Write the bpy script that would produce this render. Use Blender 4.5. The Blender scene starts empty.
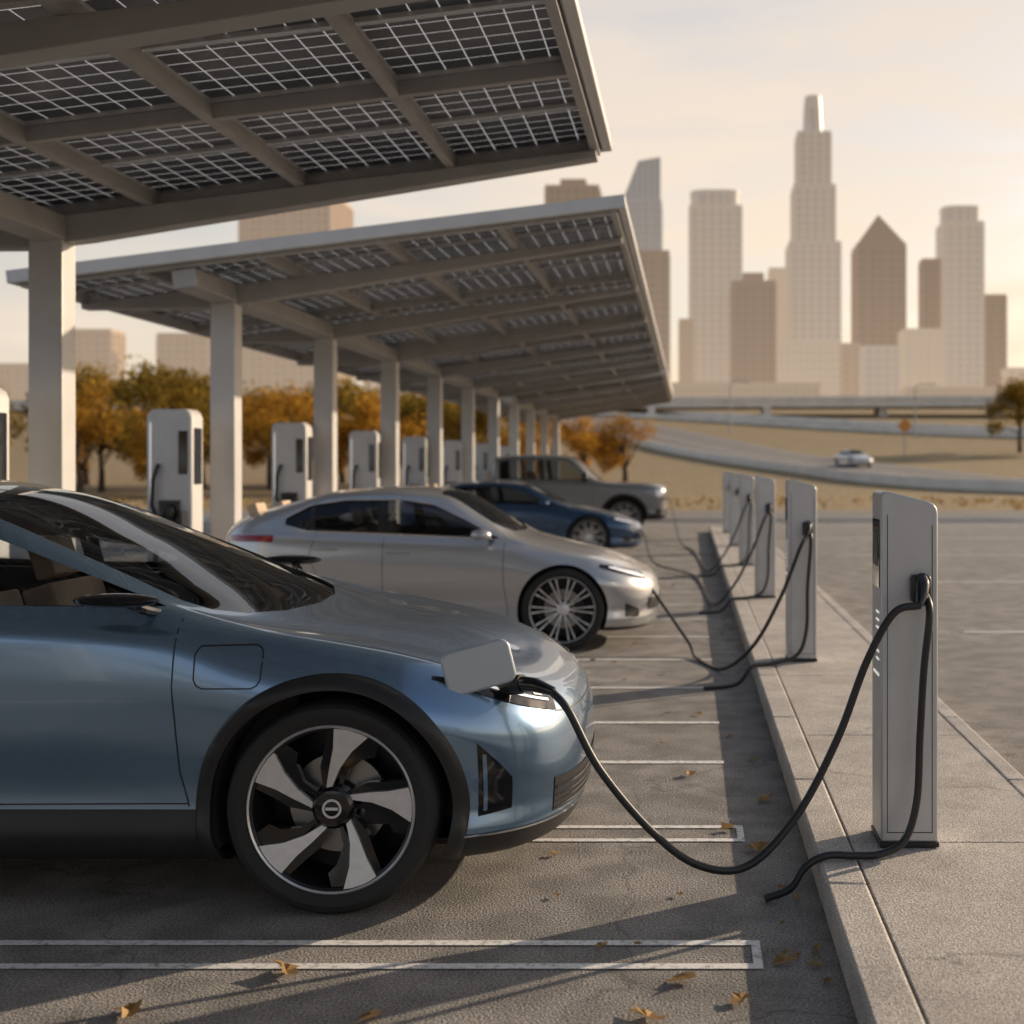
import bpy, bmesh, math, random
from mathutils import Vector, Matrix, noise
from mathutils.bvhtree import BVHTree
R=math.radians
random.seed(7)
scene=bpy.context.scene
COL=scene.collection

# ---------------------------------------------------------------- materials
def newmat(name):
    m=bpy.data.materials.new(name); m.use_nodes=True
    nt=m.node_tree; b=nt.nodes['Principled BSDF']
    return m,nt,b
def N(nt,t,**k):
    n=nt.nodes.new(t)
    for a,v in k.items(): setattr(n,a,v)
    return n
def simple(name,col,rough=.5,metal=0.,coat=0.,var=.12,scale=6.,bump=0.,bscale=60.,emit=None,es=0.):
    m,nt,b=newmat(name)
    b.inputs['Roughness'].default_value=rough; b.inputs['Metallic'].default_value=metal
    b.inputs['Coat Weight'].default_value=coat; b.inputs['Coat Roughness'].default_value=.04
    tc=N(nt,'ShaderNodeTexCoord'); no=N(nt,'ShaderNodeTexNoise'); no.inputs['Scale'].default_value=scale; no.inputs['Detail'].default_value=3
    nt.links.new(tc.outputs['Object'],no.inputs['Vector'])
    cr=N(nt,'ShaderNodeValToRGB'); nt.links.new(no.outputs['Fac'],cr.inputs['Fac'])
    cr.color_ramp.elements[0].position=.3; cr.color_ramp.elements[1].position=.7
    cr.color_ramp.elements[0].color=(*[c*(1-var) for c in col],1); cr.color_ramp.elements[1].color=(*[min(1,c*(1+var)) for c in col],1)
    nt.links.new(cr.outputs['Color'],b.inputs['Base Color'])
    if bump>0:
        n2=N(nt,'ShaderNodeTexNoise'); n2.inputs['Scale'].default_value=bscale; n2.inputs['Detail'].default_value=1
        nt.links.new(tc.outputs['Object'],n2.inputs['Vector'])
        bp=N(nt,'ShaderNodeBump'); bp.inputs['Strength'].default_value=bump; bp.inputs['Distance'].default_value=.01
        nt.links.new(n2.outputs['Fac'],bp.inputs['Height']); nt.links.new(bp.outputs['Normal'],b.inputs['Normal'])
    if emit:
        b.inputs['Emission Color'].default_value=(*emit,1); b.inputs['Emission Strength'].default_value=es
    return m
def ground_mat(name,c0,c1,c2,fine=180.,bump=.5,rough=.85,stain=.5,cracks=True):
    m,nt,b=newmat(name); tc=N(nt,'ShaderNodeTexCoord')
    def noi(s,d=6):
        n=N(nt,'ShaderNodeTexNoise'); n.inputs['Scale'].default_value=s; n.inputs['Detail'].default_value=d
        nt.links.new(tc.outputs['Object'],n.inputs['Vector'])
        return n
    big=noi(.7,3); mid=noi(4.,7); fi=noi(fine,2)
    cr=N(nt,'ShaderNodeValToRGB'); e=cr.color_ramp.elements
    e[0].position=.3; e[0].color=(*c0,1); e[1].position=.72; e[1].color=(*c1,1)
    nt.links.new(big.outputs['Fac'],cr.inputs['Fac'])
    cr2=N(nt,'ShaderNodeValToRGB'); e=cr2.color_ramp.elements
    e[0].position=.40; e[0].color=(0,0,0,1); e[1].position=.62; e[1].color=(1,1,1,1)
    nt.links.new(mid.outputs['Fac'],cr2.inputs['Fac'])
    mx=N(nt,'ShaderNodeMixRGB'); mx.inputs['Color2'].default_value=(*c2,1)
    ml=N(nt,'ShaderNodeMath',operation='MULTIPLY'); ml.inputs[1].default_value=stain
    nt.links.new(cr2.outputs['Color'],ml.inputs[0]); nt.links.new(ml.outputs[0],mx.inputs['Fac']); nt.links.new(cr.outputs['Color'],mx.inputs['Color1'])
    cr3=N(nt,'ShaderNodeValToRGB'); e=cr3.color_ramp.elements
    e[0].position=.35; e[0].color=(.5,.5,.5,1); e[1].position=.65; e[1].color=(1.3,1.3,1.3,1)
    nt.links.new(fi.outputs['Fac'],cr3.inputs['Fac'])
    m2=N(nt,'ShaderNodeMixRGB',blend_type='MULTIPLY'); m2.inputs['Fac'].default_value=1
    nt.links.new(mx.outputs['Color'],m2.inputs['Color1']); nt.links.new(cr3.outputs['Color'],m2.inputs['Color2'])
    last=m2
    if cracks:
        vo=N(nt,'ShaderNodeTexVoronoi',feature='DISTANCE_TO_EDGE'); vo.inputs['Scale'].default_value=.45
        wn=noi(2.5,3); vm=N(nt,'ShaderNodeVectorMath',operation='ADD'); sc=N(nt,'ShaderNodeVectorMath',operation='SCALE'); sc.inputs['Scale'].default_value=.6
        nt.links.new(wn.outputs['Color'],sc.inputs[0]); nt.links.new(tc.outputs['Object'],vm.inputs[0]); nt.links.new(sc.outputs[0],vm.inputs[1]); nt.links.new(vm.outputs[0],vo.inputs['Vector'])
        cc=N(nt,'ShaderNodeValToRGB'); e=cc.color_ramp.elements
        e[0].position=0; e[0].color=(.55,.55,.55,1); e[1].position=.006; e[1].color=(1,1,1,1)
        nt.links.new(vo.outputs['Distance'],cc.inputs['Fac'])
        m3=N(nt,'ShaderNodeMixRGB',blend_type='MULTIPLY'); m3.inputs['Fac'].default_value=.8
        nt.links.new(m2.outputs['Color'],m3.inputs['Color1']); nt.links.new(cc.outputs['Color'],m3.inputs['Color2']); last=m3
    nt.links.new(last.outputs['Color'],b.inputs['Base Color']); b.inputs['Roughness'].default_value=rough
    bp=N(nt,'ShaderNodeBump'); bp.inputs['Strength'].default_value=bump; bp.inputs['Distance'].default_value=.008
    nt.links.new(fi.outputs['Fac'],bp.inputs['Height'])
    nt.links.new(bp.outputs['Normal'],b.inputs['Normal'])
    return m
def glass_mat(name,tint,gl=.05):
    m,nt,b=newmat(name); nt.nodes.remove(b); out=nt.nodes['Material Output']
    tr=N(nt,'ShaderNodeBsdfTransparent'); tr.inputs['Color'].default_value=(*tint,1)
    g=N(nt,'ShaderNodeBsdfGlossy'); g.inputs['Roughness'].default_value=.01; g.inputs['Color'].default_value=(.9,.93,.95,1)
    fr=N(nt,'ShaderNodeFresnel'); fr.inputs['IOR'].default_value=1.6
    mx=N(nt,'ShaderNodeMixShader'); nt.links.new(fr.outputs[0],mx.inputs[0]); nt.links.new(tr.outputs[0],mx.inputs[1]); nt.links.new(g.outputs[0],mx.inputs[2])
    nt.links.new(mx.outputs[0],out.inputs['Surface']); return m
def paint_mat(name,col,metal=.55,rough=.32):
    m,nt,b=newmat(name); tc=N(nt,'ShaderNodeTexCoord')
    sx=N(nt,'ShaderNodeSeparateXYZ'); nt.links.new(tc.outputs['Object'],sx.inputs[0])
    mr=N(nt,'ShaderNodeMapRange'); mr.inputs['From Min'].default_value=.2; mr.inputs['From Max'].default_value=.6; mr.inputs['To Min'].default_value=.16; mr.inputs['To Max'].default_value=0
    nt.links.new(sx.outputs['Z'],mr.inputs['Value'])
    n2=N(nt,'ShaderNodeTexNoise'); n2.inputs['Scale'].default_value=5; n2.inputs['Detail'].default_value=5; nt.links.new(tc.outputs['Object'],n2.inputs['Vector'])
    mu=N(nt,'ShaderNodeMath',operation='MULTIPLY'); nt.links.new(mr.outputs[0],mu.inputs[0]); nt.links.new(n2.outputs['Fac'],mu.inputs[1])
    mx=N(nt,'ShaderNodeMixRGB'); mx.inputs['Color1'].default_value=(*col,1); mx.inputs['Color2'].default_value=(.25,.22,.18,1); nt.links.new(mu.outputs[0],mx.inputs['Fac'])
    nt.links.new(mx.outputs['Color'],b.inputs['Base Color'])
    b.inputs['Metallic'].default_value=metal; b.inputs['Roughness'].default_value=rough
    b.inputs['Coat Weight'].default_value=1.; b.inputs['Coat Roughness'].default_value=.035
    return m
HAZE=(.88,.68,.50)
def facade_mat(name,wall,glass,haze,fl=3.6,bay=3.0):
    m,nt,b=newmat(name); out=nt.nodes['Material Output']
    tc=N(nt,'ShaderNodeTexCoord'); sx=N(nt,'ShaderNodeSeparateXYZ'); nt.links.new(tc.outputs['Object'],sx.inputs[0])
    def band(sock,per,th):
        d=N(nt,'ShaderNodeMath',operation='DIVIDE'); d.inputs[1].default_value=per; nt.links.new(sock,d.inputs[0])
        f=N(nt,'ShaderNodeMath',operation='FRACT'); nt.links.new(d.outputs[0],f.inputs[0])
        g=N(nt,'ShaderNodeMath',operation='GREATER_THAN'); g.inputs[1].default_value=th; nt.links.new(f.outputs[0],g.inputs[0]); return g.outputs[0]
    xy=N(nt,'ShaderNodeMath',operation='ADD'); nt.links.new(sx.outputs['X'],xy.inputs[0]); nt.links.new(sx.outputs['Y'],xy.inputs[1])
    v=band(xy.outputs[0],bay,.35)
    mx=N(nt,'ShaderNodeMixRGB'); mx.inputs['Color1'].default_value=(*wall,1); mx.inputs['Color2'].default_value=(*glass,1); nt.links.new(v,mx.inputs['Fac'])
    nt.links.new(mx.outputs['Color'],b.inputs['Base Color']); b.inputs['Roughness'].default_value=.35
    em=N(nt,'ShaderNodeEmission'); em.inputs['Color'].default_value=(*HAZE,1); em.inputs['Strength'].default_value=.94  # aerial haze put into the facade itself as emission, denser towards the ground
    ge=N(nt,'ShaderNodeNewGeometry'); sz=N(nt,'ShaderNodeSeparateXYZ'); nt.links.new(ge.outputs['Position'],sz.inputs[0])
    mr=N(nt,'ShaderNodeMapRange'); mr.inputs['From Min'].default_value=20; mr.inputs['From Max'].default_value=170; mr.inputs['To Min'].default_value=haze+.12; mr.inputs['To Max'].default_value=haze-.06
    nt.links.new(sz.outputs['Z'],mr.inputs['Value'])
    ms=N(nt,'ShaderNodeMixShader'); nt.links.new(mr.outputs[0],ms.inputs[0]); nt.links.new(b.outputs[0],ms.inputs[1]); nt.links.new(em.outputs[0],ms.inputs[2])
    nt.links.new(ms.outputs[0],out.inputs['Surface']); return m
def panel_mat():
    m,nt,b=newmat('solar_cells'); out=nt.nodes['Material Output']; tc=N(nt,'ShaderNodeTexCoord'); sx=N(nt,'ShaderNodeSeparateXYZ')
    nt.links.new(tc.outputs['UV'],sx.inputs[0]); res=[]
    for ax,th in (('X',.040),('Y',.045)):
        f=N(nt,'ShaderNodeMath',operation='FRACT'); nt.links.new(sx.outputs[ax],f.inputs[0])
        s=N(nt,'ShaderNodeMath',operation='SUBTRACT'); s.inputs[1].default_value=.5; nt.links.new(f.outputs[0],s.inputs[0])
        a=N(nt,'ShaderNodeMath',operation='ABSOLUTE'); nt.links.new(s.outputs[0],a.inputs[0])
        g=N(nt,'ShaderNodeMath',operation='GREATER_THAN'); g.inputs[1].default_value=.5-th/2; nt.links.new(a.outputs[0],g.inputs[0]); res.append(g.outputs[0])
    mxx=N(nt,'ShaderNodeMath',operation='MAXIMUM'); nt.links.new(res[0],mxx.inputs[0]); nt.links.new(res[1],mxx.inputs[1])
    b.inputs['Base Color'].default_value=(.06,.07,.09,1); b.inputs['Roughness'].default_value=.3
    tl=N(nt,'ShaderNodeBsdfTranslucent'); tl.inputs['Color'].default_value=(.7,.7,.7,1)
    ms=N(nt,'ShaderNodeMixShader'); nt.links.new(mxx.outputs[0],ms.inputs[0]); nt.links.new(b.outputs[0],ms.inputs[1]); nt.links.new(tl.outputs[0],ms.inputs[2])
    nt.links.new(ms.outputs[0],out.inputs['Surface']); return m
def leaf_mat(name,c0,c1,tlf=.4):
    m,nt,b=newmat(name); g=N(nt,'ShaderNodeNewGeometry'); cr=N(nt,'ShaderNodeValToRGB')
    cr.color_ramp.elements[0].color=(*c0,1); cr.color_ramp.elements[1].color=(*c1,1); nt.links.new(g.outputs['Random Per Island'],cr.inputs['Fac'])
    df=N(nt,'ShaderNodeBsdfDiffuse'); nt.links.new(cr.outputs['Color'],df.inputs['Color'])
    tl=N(nt,'ShaderNodeBsdfTranslucent'); nt.links.new(cr.outputs['Color'],tl.inputs['Color'])
    ms=N(nt,'ShaderNodeMixShader'); ms.inputs[0].default_value=tlf; nt.links.new(df.outputs[0],ms.inputs[1]); nt.links.new(tl.outputs[0],ms.inputs[2])
    nt.links.new(ms.outputs[0],nt.nodes['Material Output'].inputs['Surface']); return m

M={}
M['black']=simple('black_trim',(.02,.02,.022),.42)
M['gloss_black']=simple('gloss_black',(.008,.008,.01),.08,coat=.5,var=.05)
M['inner']=simple('cabin_lining',(.05,.046,.043),.8)
M['glass']=glass_mat('window_glass',(.82,.85,.86)); M['glass_dark']=glass_mat('tinted_glass',(.5,.52,.54))
M['tyre']=simple('tyre_rubber',(.022,.022,.022),.75,bump=.3,bscale=120)
M['alu']=simple('machined_aluminium',(.80,.80,.81),.36,.6,var=.06,scale=30)
M['alu_dark']=simple('dark_rim',(.03,.03,.035),.35,.6)
M['disc']=simple('brake_disc',(.35,.34,.33),.35,.9)
M['seat']=simple('seat_fabric',(.55,.41,.29),.8)
M['chrome']=simple('chrome',(.8,.8,.82),.12,1.,var=.03)
M['lamp']=simple('lamp_reflector',(.75,.78,.82),.28,.5,coat=.3,var=.2,scale=40)
M['drl']=simple('daylight_led',(.9,.9,.92),.3,0,coat=0,emit=(1,.96,.92),es=.6)
M['rear_lamp']=simple('rear_lamp',(.3,.01,.01),.15,coat=1)
M['blue']=paint_mat('blue_metallic_paint',(.23,.36,.53),.82,.24)
M['flap']=paint_mat('flap_paint',(.44,.50,.56),.3,.35)
M['silver']=paint_mat('silver_paint',(.55,.56,.58),.6,.30)
M['navy']=paint_mat('navy_paint',(.035,.09,.19),.5,.30)
M['grey']=paint_mat('grey_paint',(.27,.28,.29),.4,.38)
M['steel']=simple('canopy_steel',(.36,.345,.33),.5,.15,var=.08,scale=3)
M['steel_l']=simple('canopy_fascia',(.54,.53,.52),.45,.2,var=.06,scale=3)
M['panel']=panel_mat()
M['charger']=simple('charger_shell',(.56,.565,.57),.38,.35,var=.06,scale=4,bump=.04,bscale=300)
M['charger_w']=simple('charger_white',(.58,.57,.56),.4,.1,var=.05,scale=4)
M['screen']=simple('charger_screen',(.01,.012,.016),.06,coat=1)
M['led']=simple('status_led',(.8,.8,.8),.3,emit=(1,.96,.9),es=.5)
M['cable']=simple('cable_rubber',(.02,.02,.022),.42)
M['lot']=ground_mat('parking_lot_concrete',(.26,.24,.222),(.36,.332,.305),(.155,.145,.135),fine=110,bump=.75,stain=.7)
M['kerb']=ground_mat('kerb_concrete',(.48,.445,.41),(.58,.54,.50),(.34,.315,.29),bump=.45,cracks=False,fine=140,stain=.6)
M['walk']=ground_mat('sidewalk_concrete',(.47,.435,.40),(.57,.53,.49),(.35,.32,.295),bump=.45,fine=140,stain=.6)
M['grass']=ground_mat('dry_grass',(.30,.20,.09),(.42,.29,.14),(.17,.14,.06),fine=6,bump=1.,stain=.7,cracks=False)
M['road']=ground_mat('road_asphalt',(.21,.19,.175),(.27,.245,.22),(.17,.155,.14),fine=40,cracks=False)
M['barrier']=simple('barrier_concrete',(.74,.68,.60),.8,var=.1,scale=.5)
M['bark']=simple('bark',(.08,.055,.035),.9)
def line_mat():
    m,nt,b=newmat('worn_white_paint'); tc=N(nt,'ShaderNodeTexCoord'); no=N(nt,'ShaderNodeTexNoise'); no.inputs['Scale'].default_value=30; no.inputs['Detail'].default_value=7; no.inputs['Roughness'].default_value=.8
    nt.links.new(tc.outputs['Object'],no.inputs['Vector']); cr=N(nt,'ShaderNodeValToRGB'); e=cr.color_ramp.elements
    e[0].position=.38; e[0].color=(.32,.30,.28,1); e[1].position=.50; e[1].color=(.80,.79,.77,1); nt.links.new(no.outputs['Fac'],cr.inputs['Fac']); nt.links.new(cr.outputs['Color'],b.inputs['Base Color']); b.inputs['Roughness'].default_value=.7
    return m
M['line']=line_mat()

# ---------------------------------------------------------------- mesh builder
class MB:
    def __init__(s): s.v=[]; s.f=[]; s.m=[]; s.T=Matrix.Identity(4)
    def add(s,vs,fs,m=0):
        o=len(s.v); s.v+= [tuple(s.T@Vector(v)) for v in vs]
        for f in fs: s.f.append([i+o for i in f]); s.m.append(m)
    def box(s,x0,x1,y0,y1,z0,z1,m=0):
        s.add([(x0,y0,z0),(x1,y0,z0),(x1,y1,z0),(x0,y1,z0),(x0,y0,z1),(x1,y0,z1),(x1,y1,z1),(x0,y1,z1)],
              [(0,3,2,1),(4,5,6,7),(0,1,5,4),(1,2,6,5),(2,3,7,6),(3,0,4,7)],m)
    def prism(s,out,axis,a,b,m=0):
        n=len(out)
        def P(p,c):
            return {'Y':(p[0],c,p[1]),'Z':(p[0],p[1],c),'X':(c,p[0],p[1])}[axis]
        vs=[P(p,a) for p in out]+[P(p,b) for p in out]
        s.add(vs,[tuple(range(n))[::-1],tuple(range(n,2*n))]+[(i,(i+1)%n,n+(i+1)%n,n+i) for i in range(n)],m)
    def cyl(s,p0,p1,r0,r1=None,seg=24,m=0):
        r1=r0 if r1 is None else r1; p0=Vector(p0);p1=Vector(p1);d=(p1-p0).normalized()
        a=d.orthogonal().normalized(); b=d.cross(a)
        vs=[p0+(a*math.cos(t)+b*math.sin(t))*r0 for t in [2*math.pi*i/seg for i in range(seg)]]+[p1+(a*math.cos(t)+b*math.sin(t))*r1 for t in [2*math.pi*i/seg for i in range(seg)]]
        s.add(vs,[tuple(range(seg))[::-1],tuple(range(seg,2*seg))]+[(i,(i+1)%seg,seg+(i+1)%seg,seg+i) for i in range(seg)],m)
    def lathe(s,prof,seg=64,m=0,close=False):
        n=len(prof); vs=[]
        for i in range(seg):
            t=2*math.pi*i/seg
            vs+=[(r*math.cos(t),y,r*math.sin(t)) for r,y in prof]
        fs=[]
        for i in range(seg):
            j=(i+1)%seg
            for k in range(n if close else n-1):
                l=(k+1)%n; fs.append((i*n+k,i*n+l,j*n+l,j*n+k))
        s.add(vs,fs,m)
    def tube(s,pts,r,seg=10,m=0):
        pts=[Vector(p) for p in pts]; n=len(pts); vs=[]; up=None
        for i,p in enumerate(pts):
            d=(pts[min(i+1,n-1)]-pts[max(i-1,0)]).normalized()
            if up is None: up=d.orthogonal().normalized()
            up=(up-d*up.dot(d)).normalized(); b=d.cross(up); rr=r[i] if isinstance(r,list) else r
            vs+=[p+(up*math.cos(t)+b*math.sin(t))*rr for t in [2*math.pi*k/seg for k in range(seg)]]
        fs=[(i*seg+k,i*seg+(k+1)%seg,(i+1)*seg+(k+1)%seg,(i+1)*seg+k) for i in range(n-1) for k in range(seg)]
        fs+=[tuple(range(seg))[::-1],tuple(range((n-1)*seg,n*seg))]
        s.add(vs,fs,m)
    def ell(s,c,r,m=0,nu=16,nv=10):
        vs=[];fs=[]
        for j in range(nv+1):
            a=math.pi*j/nv
            for i in range(nu):
                t=2*math.pi*i/nu; vs.append((c[0]+r[0]*math.sin(a)*math.cos(t),c[1]+r[1]*math.sin(a)*math.sin(t),c[2]+r[2]*math.cos(a)))
        for j in range(nv):
            for i in range(nu): fs.append((j*nu+i,(j+1)*nu+i,(j+1)*nu+(i+1)%nu,j*nu+(i+1)%nu))
        s.add(vs,fs,m)
    def build(s,name,mats,parent=None,loc=None,ang=35,bevel=0,merge=False,fixn=True):
        me=bpy.data.meshes.new(name); me.from_pydata(s.v,[],s.f)
        for k in mats: me.materials.append(M[k] if isinstance(k,str) else k)
        for p,mi in zip(me.polygons,s.m): p.material_index=mi
        finish(me,ang,merge,fixn)
        o=bpy.data.objects.new(name,me); COL.objects.link(o)
        if parent: o.parent=parent
        if loc: o.location=loc
        if bevel:
            b=o.modifiers.new('bevel','BEVEL'); b.width=bevel; b.segments=2; b.limit_method='ANGLE'; b.angle_limit=R(40)
        return o
def finish(me,ang=35,merge=False,fixn=True):
    bm=bmesh.new(); bm.from_mesh(me)
    if merge: bmesh.ops.remove_doubles(bm,verts=bm.verts,dist=2e-4)
    if fixn: bmesh.ops.recalc_face_normals(bm,faces=bm.faces)
    for f in bm.faces: f.smooth=True
    for e in bm.edges:
        if len(e.link_faces)==2 and e.calc_face_angle(0)>R(ang): e.smooth=False
    bm.to_mesh(me); bm.free()
def empty(name,loc=(0,0,0),rz=0):
    e=bpy.data.objects.new(name,None); COL.objects.link(e); e.location=loc; e.rotation_euler=(0,0,rz); e.empty_display_size=.3; return e
def dup(root,loc,rz=None,name=None):
    e=bpy.data.objects.new(name or root.name.split('.')[0],None if root.data is None else root.data); COL.objects.link(e); e.location=loc
    e.rotation_euler=root.rotation_euler if rz is None else (0,0,rz); e.scale=root.scale
    for c in list(root.children):
        o=bpy.data.objects.new(c.name.split('.')[0],c.data); COL.objects.link(o); o.parent=e
        o.location=c.location; o.rotation_euler=c.rotation_euler; o.scale=c.scale
        for md in c.modifiers:
            b=o.modifiers.new('bevel','BEVEL'); b.width=md.width; b.segments=md.segments; b.limit_method='ANGLE'; b.angle_limit=md.angle_limit
    return e
def smooth_path(pts,n=12):
    pts=[Vector(p) for p in pts]; out=[]
    P=[pts[0]*2-pts[1]]+pts+[pts[-1]*2-pts[-2]]
    for i in range(1,len(P)-2):
        a,b,c,d=P[i-1:i+3]
        for k in range(n):
            t=k/n; out.append(.5*((2*b)+(c-a)*t+(2*a-5*b+4*c-d)*t*t+(3*b-a-3*c+d)*t**3))
    out.append(pts[-1]); return out

# ---------------------------------------------------------------- car generator
def pchip(xs,ys):
    n=len(xs); h=[xs[i+1]-xs[i] for i in range(n-1)]; dl=[(ys[i+1]-ys[i])/h[i] for i in range(n-1)]; m=[0]*n
    m[0]=dl[0]; m[-1]=dl[-1]
    for i in range(1,n-1):
        if dl[i-1]*dl[i]>0:
            w1=2*h[i]+h[i-1]; w2=h[i]+2*h[i-1]; m[i]=(w1+w2)/(w1/dl[i-1]+w2/dl[i])
    def f(x):
        x=min(max(x,xs[0]),xs[-1]); i=0
        while i<n-2 and x>xs[i+1]: i+=1
        t=(x-xs[i])/h[i]; return (1+2*t)*(1-t)**2*ys[i]+t*(1-t)**2*h[i]*m[i]+t*t*(3-2*t)*ys[i+1]+t*t*(t-1)*h[i]*m[i+1]
    return f
class Surf:
    def __init__(s,c):
        s.c=c; T=c['table']; xs=[r[0] for r in T]; s.fn=[pchip(xs,[r[k] for r in T]) for k in range(1,7)]
        s.x2=xs[0]; s.x1=xs[-1]; s.zu=c['zu']
        s.front=c['nose']; s.rear=c['rear']; s.p=c.get('p',2.6)
    def sect(s,x):
        W,wb,zb,wt,zt,zc=[f(x) for f in s.fn]; zu=s.zu
        return [(0,zu),(W*.80,zu),(W*.94,zu+.03),(W*.972,zu+.10),(W*.955,zu+.20),(W*.985,zu+.55*(zb-zu)),(W*1.0,zb-.19),(wb+.045,zb-.035),(wb,zb),
                ((wb+wt)/2+.022,(zb+zt)/2+.005),(wt,zt),(wt*.6,zt+(zc-zt)*.72),(0,zc)]
    def rows(s,u):
        if u<1 or u>2:
            if u>2: ph=(u-2)*math.pi/2; xe=s.x1; tip=s.front; sg=1
            else: ph=(1-u)*math.pi/2; xe=s.x2; tip=s.rear; sg=-1
            a=2/s.p; f=max(0,math.sin(ph))**a; g=max(0,math.cos(ph))**a if ph<math.pi/2-1e-6 else 0
            S0=s.sect(xe); S1=s.sect(xe-sg*.05); out=[]
            for r,(y,z) in enumerate(S0):
                xn,zn=tip[r]; L=abs(xn-xe); m0=(z-S1[r][1])/.05*L; m1=(zn-z)*1.3
                t=f; zz=(1+2*t)*(1-t)**2*z+t*(1-t)**2*m0+t*t*(3-2*t)*zn+t*t*(t-1)*m1
                out.append(Vector((xe+(xn-xe)*f,y*g,zz)))
            return out
        x=s.x2+(s.x1-s.x2)*(u-1)
        return [Vector((x,y,z)) for y,z in s.sect(x)]
    def section(s,u,sub=6):
        P=s.rows(u); n=len(P); d=[max((P[i+1]-P[i]).length,1e-3) for i in range(n-1)]; tan=[]
        for i in range(n):
            if i==0: t=(P[1]-P[0])/d[0]; t.z=0
            elif i==n-1: t=(P[-1]-P[-2])/d[-1]; 
            else:
                a=(P[i]-P[i-1])/d[i-1]; b=(P[i+1]-P[i])/d[i]; t=(a*d[i]+b*d[i-1])/(d[i]+d[i-1])
            if i==n-1: t=Vector((t.x,t.y,t.z*.2))
            tan.append(t)
        out=[]
        for i in range(n-1):
            for k in range(sub):
                t=k/sub; out.append((1+2*t)*(1-t)**2*P[i]+t*(1-t)**2*d[i]*tan[i]+t*t*(3-2*t)*P[i+1]+t*t*(t-1)*d[i]*tan[i+1])
        out.append(P[-1]); return out
    def pt(s,u,t):
        S=s.section(u,24); f=min(max(t*24,0),len(S)-1.001); i=int(f); return S[i].lerp(S[i+1],f-i)
    def u_of_x(s,x): return 1+(x-s.x2)/(s.x1-s.x2)
    def nrm(s,u,t):
        a=s.pt(min(u+.004,2.999),t)-s.pt(max(u-.004,.001),t); b=s.pt(u,min(t+.03,12))-s.pt(u,max(t-.03,0))
        n=a.cross(b)
        if n.length<1e-9: return Vector((1 if u>2 else -1,0,0))
        n.normalize(); return n
def make_wheel(style,r,parent,loc,flip):
    e=Matrix.Translation(loc)@(Matrix.Rotation(math.pi,4,'Z') if flip else Matrix.Identity(4))
    k=r/.372
    b=MB(); b.T=e@Matrix.Scale(k,4)
    pr=[(.280,-.080),(.292,-.100),(.305,-.112),(.335,-.119),(.355,-.112),(.366,-.098),(.371,-.080),(.372,-.058),(.364,-.056),(.364,-.048),(.372,-.046),(.372,-.006),(.364,-.004),(.364,.004),(.372,.006),(.372,.046),(.364,.048),(.364,.056),(.372,.058),(.371,.080),(.366,.098),(.355,.112),(.335,.119),(.300,.112),(.280,.080)]
    b.lathe(pr,96,0,True)
    b.lathe([(.286,-.106),(.291,-.112),(.296,-.106),(.292,-.098),(.286,-.10)],96,1,True)
    b.lathe([(.286,-.104),(.276,-.098),(.270,-.07),(.262,-.02),(.258,.09),(.10,.095),(.0,.095)],96,2)
    b.lathe([(.0,.0),(.175,.0),(.175,.02),(.0,.02)],64,3)
    b.lathe([(.0,-.04),(.07,-.04),(.085,.0)],40,2)
    b.box(.10,.19,-.03,.04,-.07,.07,2)
    def spoke(poly,y_h,y_r,th,m,ang):
        vs=[];n=len(poly)
        for rr,a in poly:
            t=R(a+ang); y=y_h+(y_r-y_h)*(rr/.27)**1.5; vs.append((rr*math.cos(t),y,rr*math.sin(t)))
        vs+= [(v[0],v[1]+th,v[2]) for v in vs]
        b.add(vs,[tuple(range(n)),tuple(range(n,2*n))[::-1]]+[(i,n+i,n+(i+1)%n,(i+1)%n) for i in range(n)],m)
    if style=='blade':
        for q in range(5):
            a=72*q+76
            spoke([(.072,18),(.14,4),(.21,-5),(.282,-13),(.285,-4),(.285,4),(.282,12),(.21,13),(.14,19),(.072,34)],-.070,-.100,.022,1,a)
            spoke([(.06,30),(.14,19.5),(.21,13.5),(.281,12.5),(.281,17),(.21,22),(.15,32),(.06,52)],-.058,-.090,.03,4,a)
            spoke([(.06,0),(.14,3.5),(.21,-5.5),(.281,-13.5),(.281,-22),(.23,-26),(.20,-18),(.14,-8),(.06,-8)],-.054,-.088,.03,4,a)
        b.lathe([(.0,-.092),(.035,-.092),(.062,-.088),(.074,-.074),(.076,-.03)],48,4)
        b.lathe([(.026,-.0935),(.034,-.0935),(.034,-.091),(.026,-.091)],32,1,True)
        b.box(-.022,.022,-.0945,-.091,-.005,.005,1)
    else:
        for q in range(10):
            for dd in (-6,6):
                spoke([(.05,dd-7),(.12,dd*.9-2.2),(.20,dd*.95-1.4),(.279,dd-1.5),(.279,dd+1.5),(.20,dd*.95+1.4),(.12,dd*.9+2.2),(.05,dd+7)],-.06,-.098,.02,1,36*q)
        b.lathe([(.0,-.085),(.04,-.085),(.055,-.078),(.06,-.05)],40,1)
    b.build('wheel',['tyre','alu','alu_dark','disc','gloss_black'],parent,ang=30)

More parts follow.
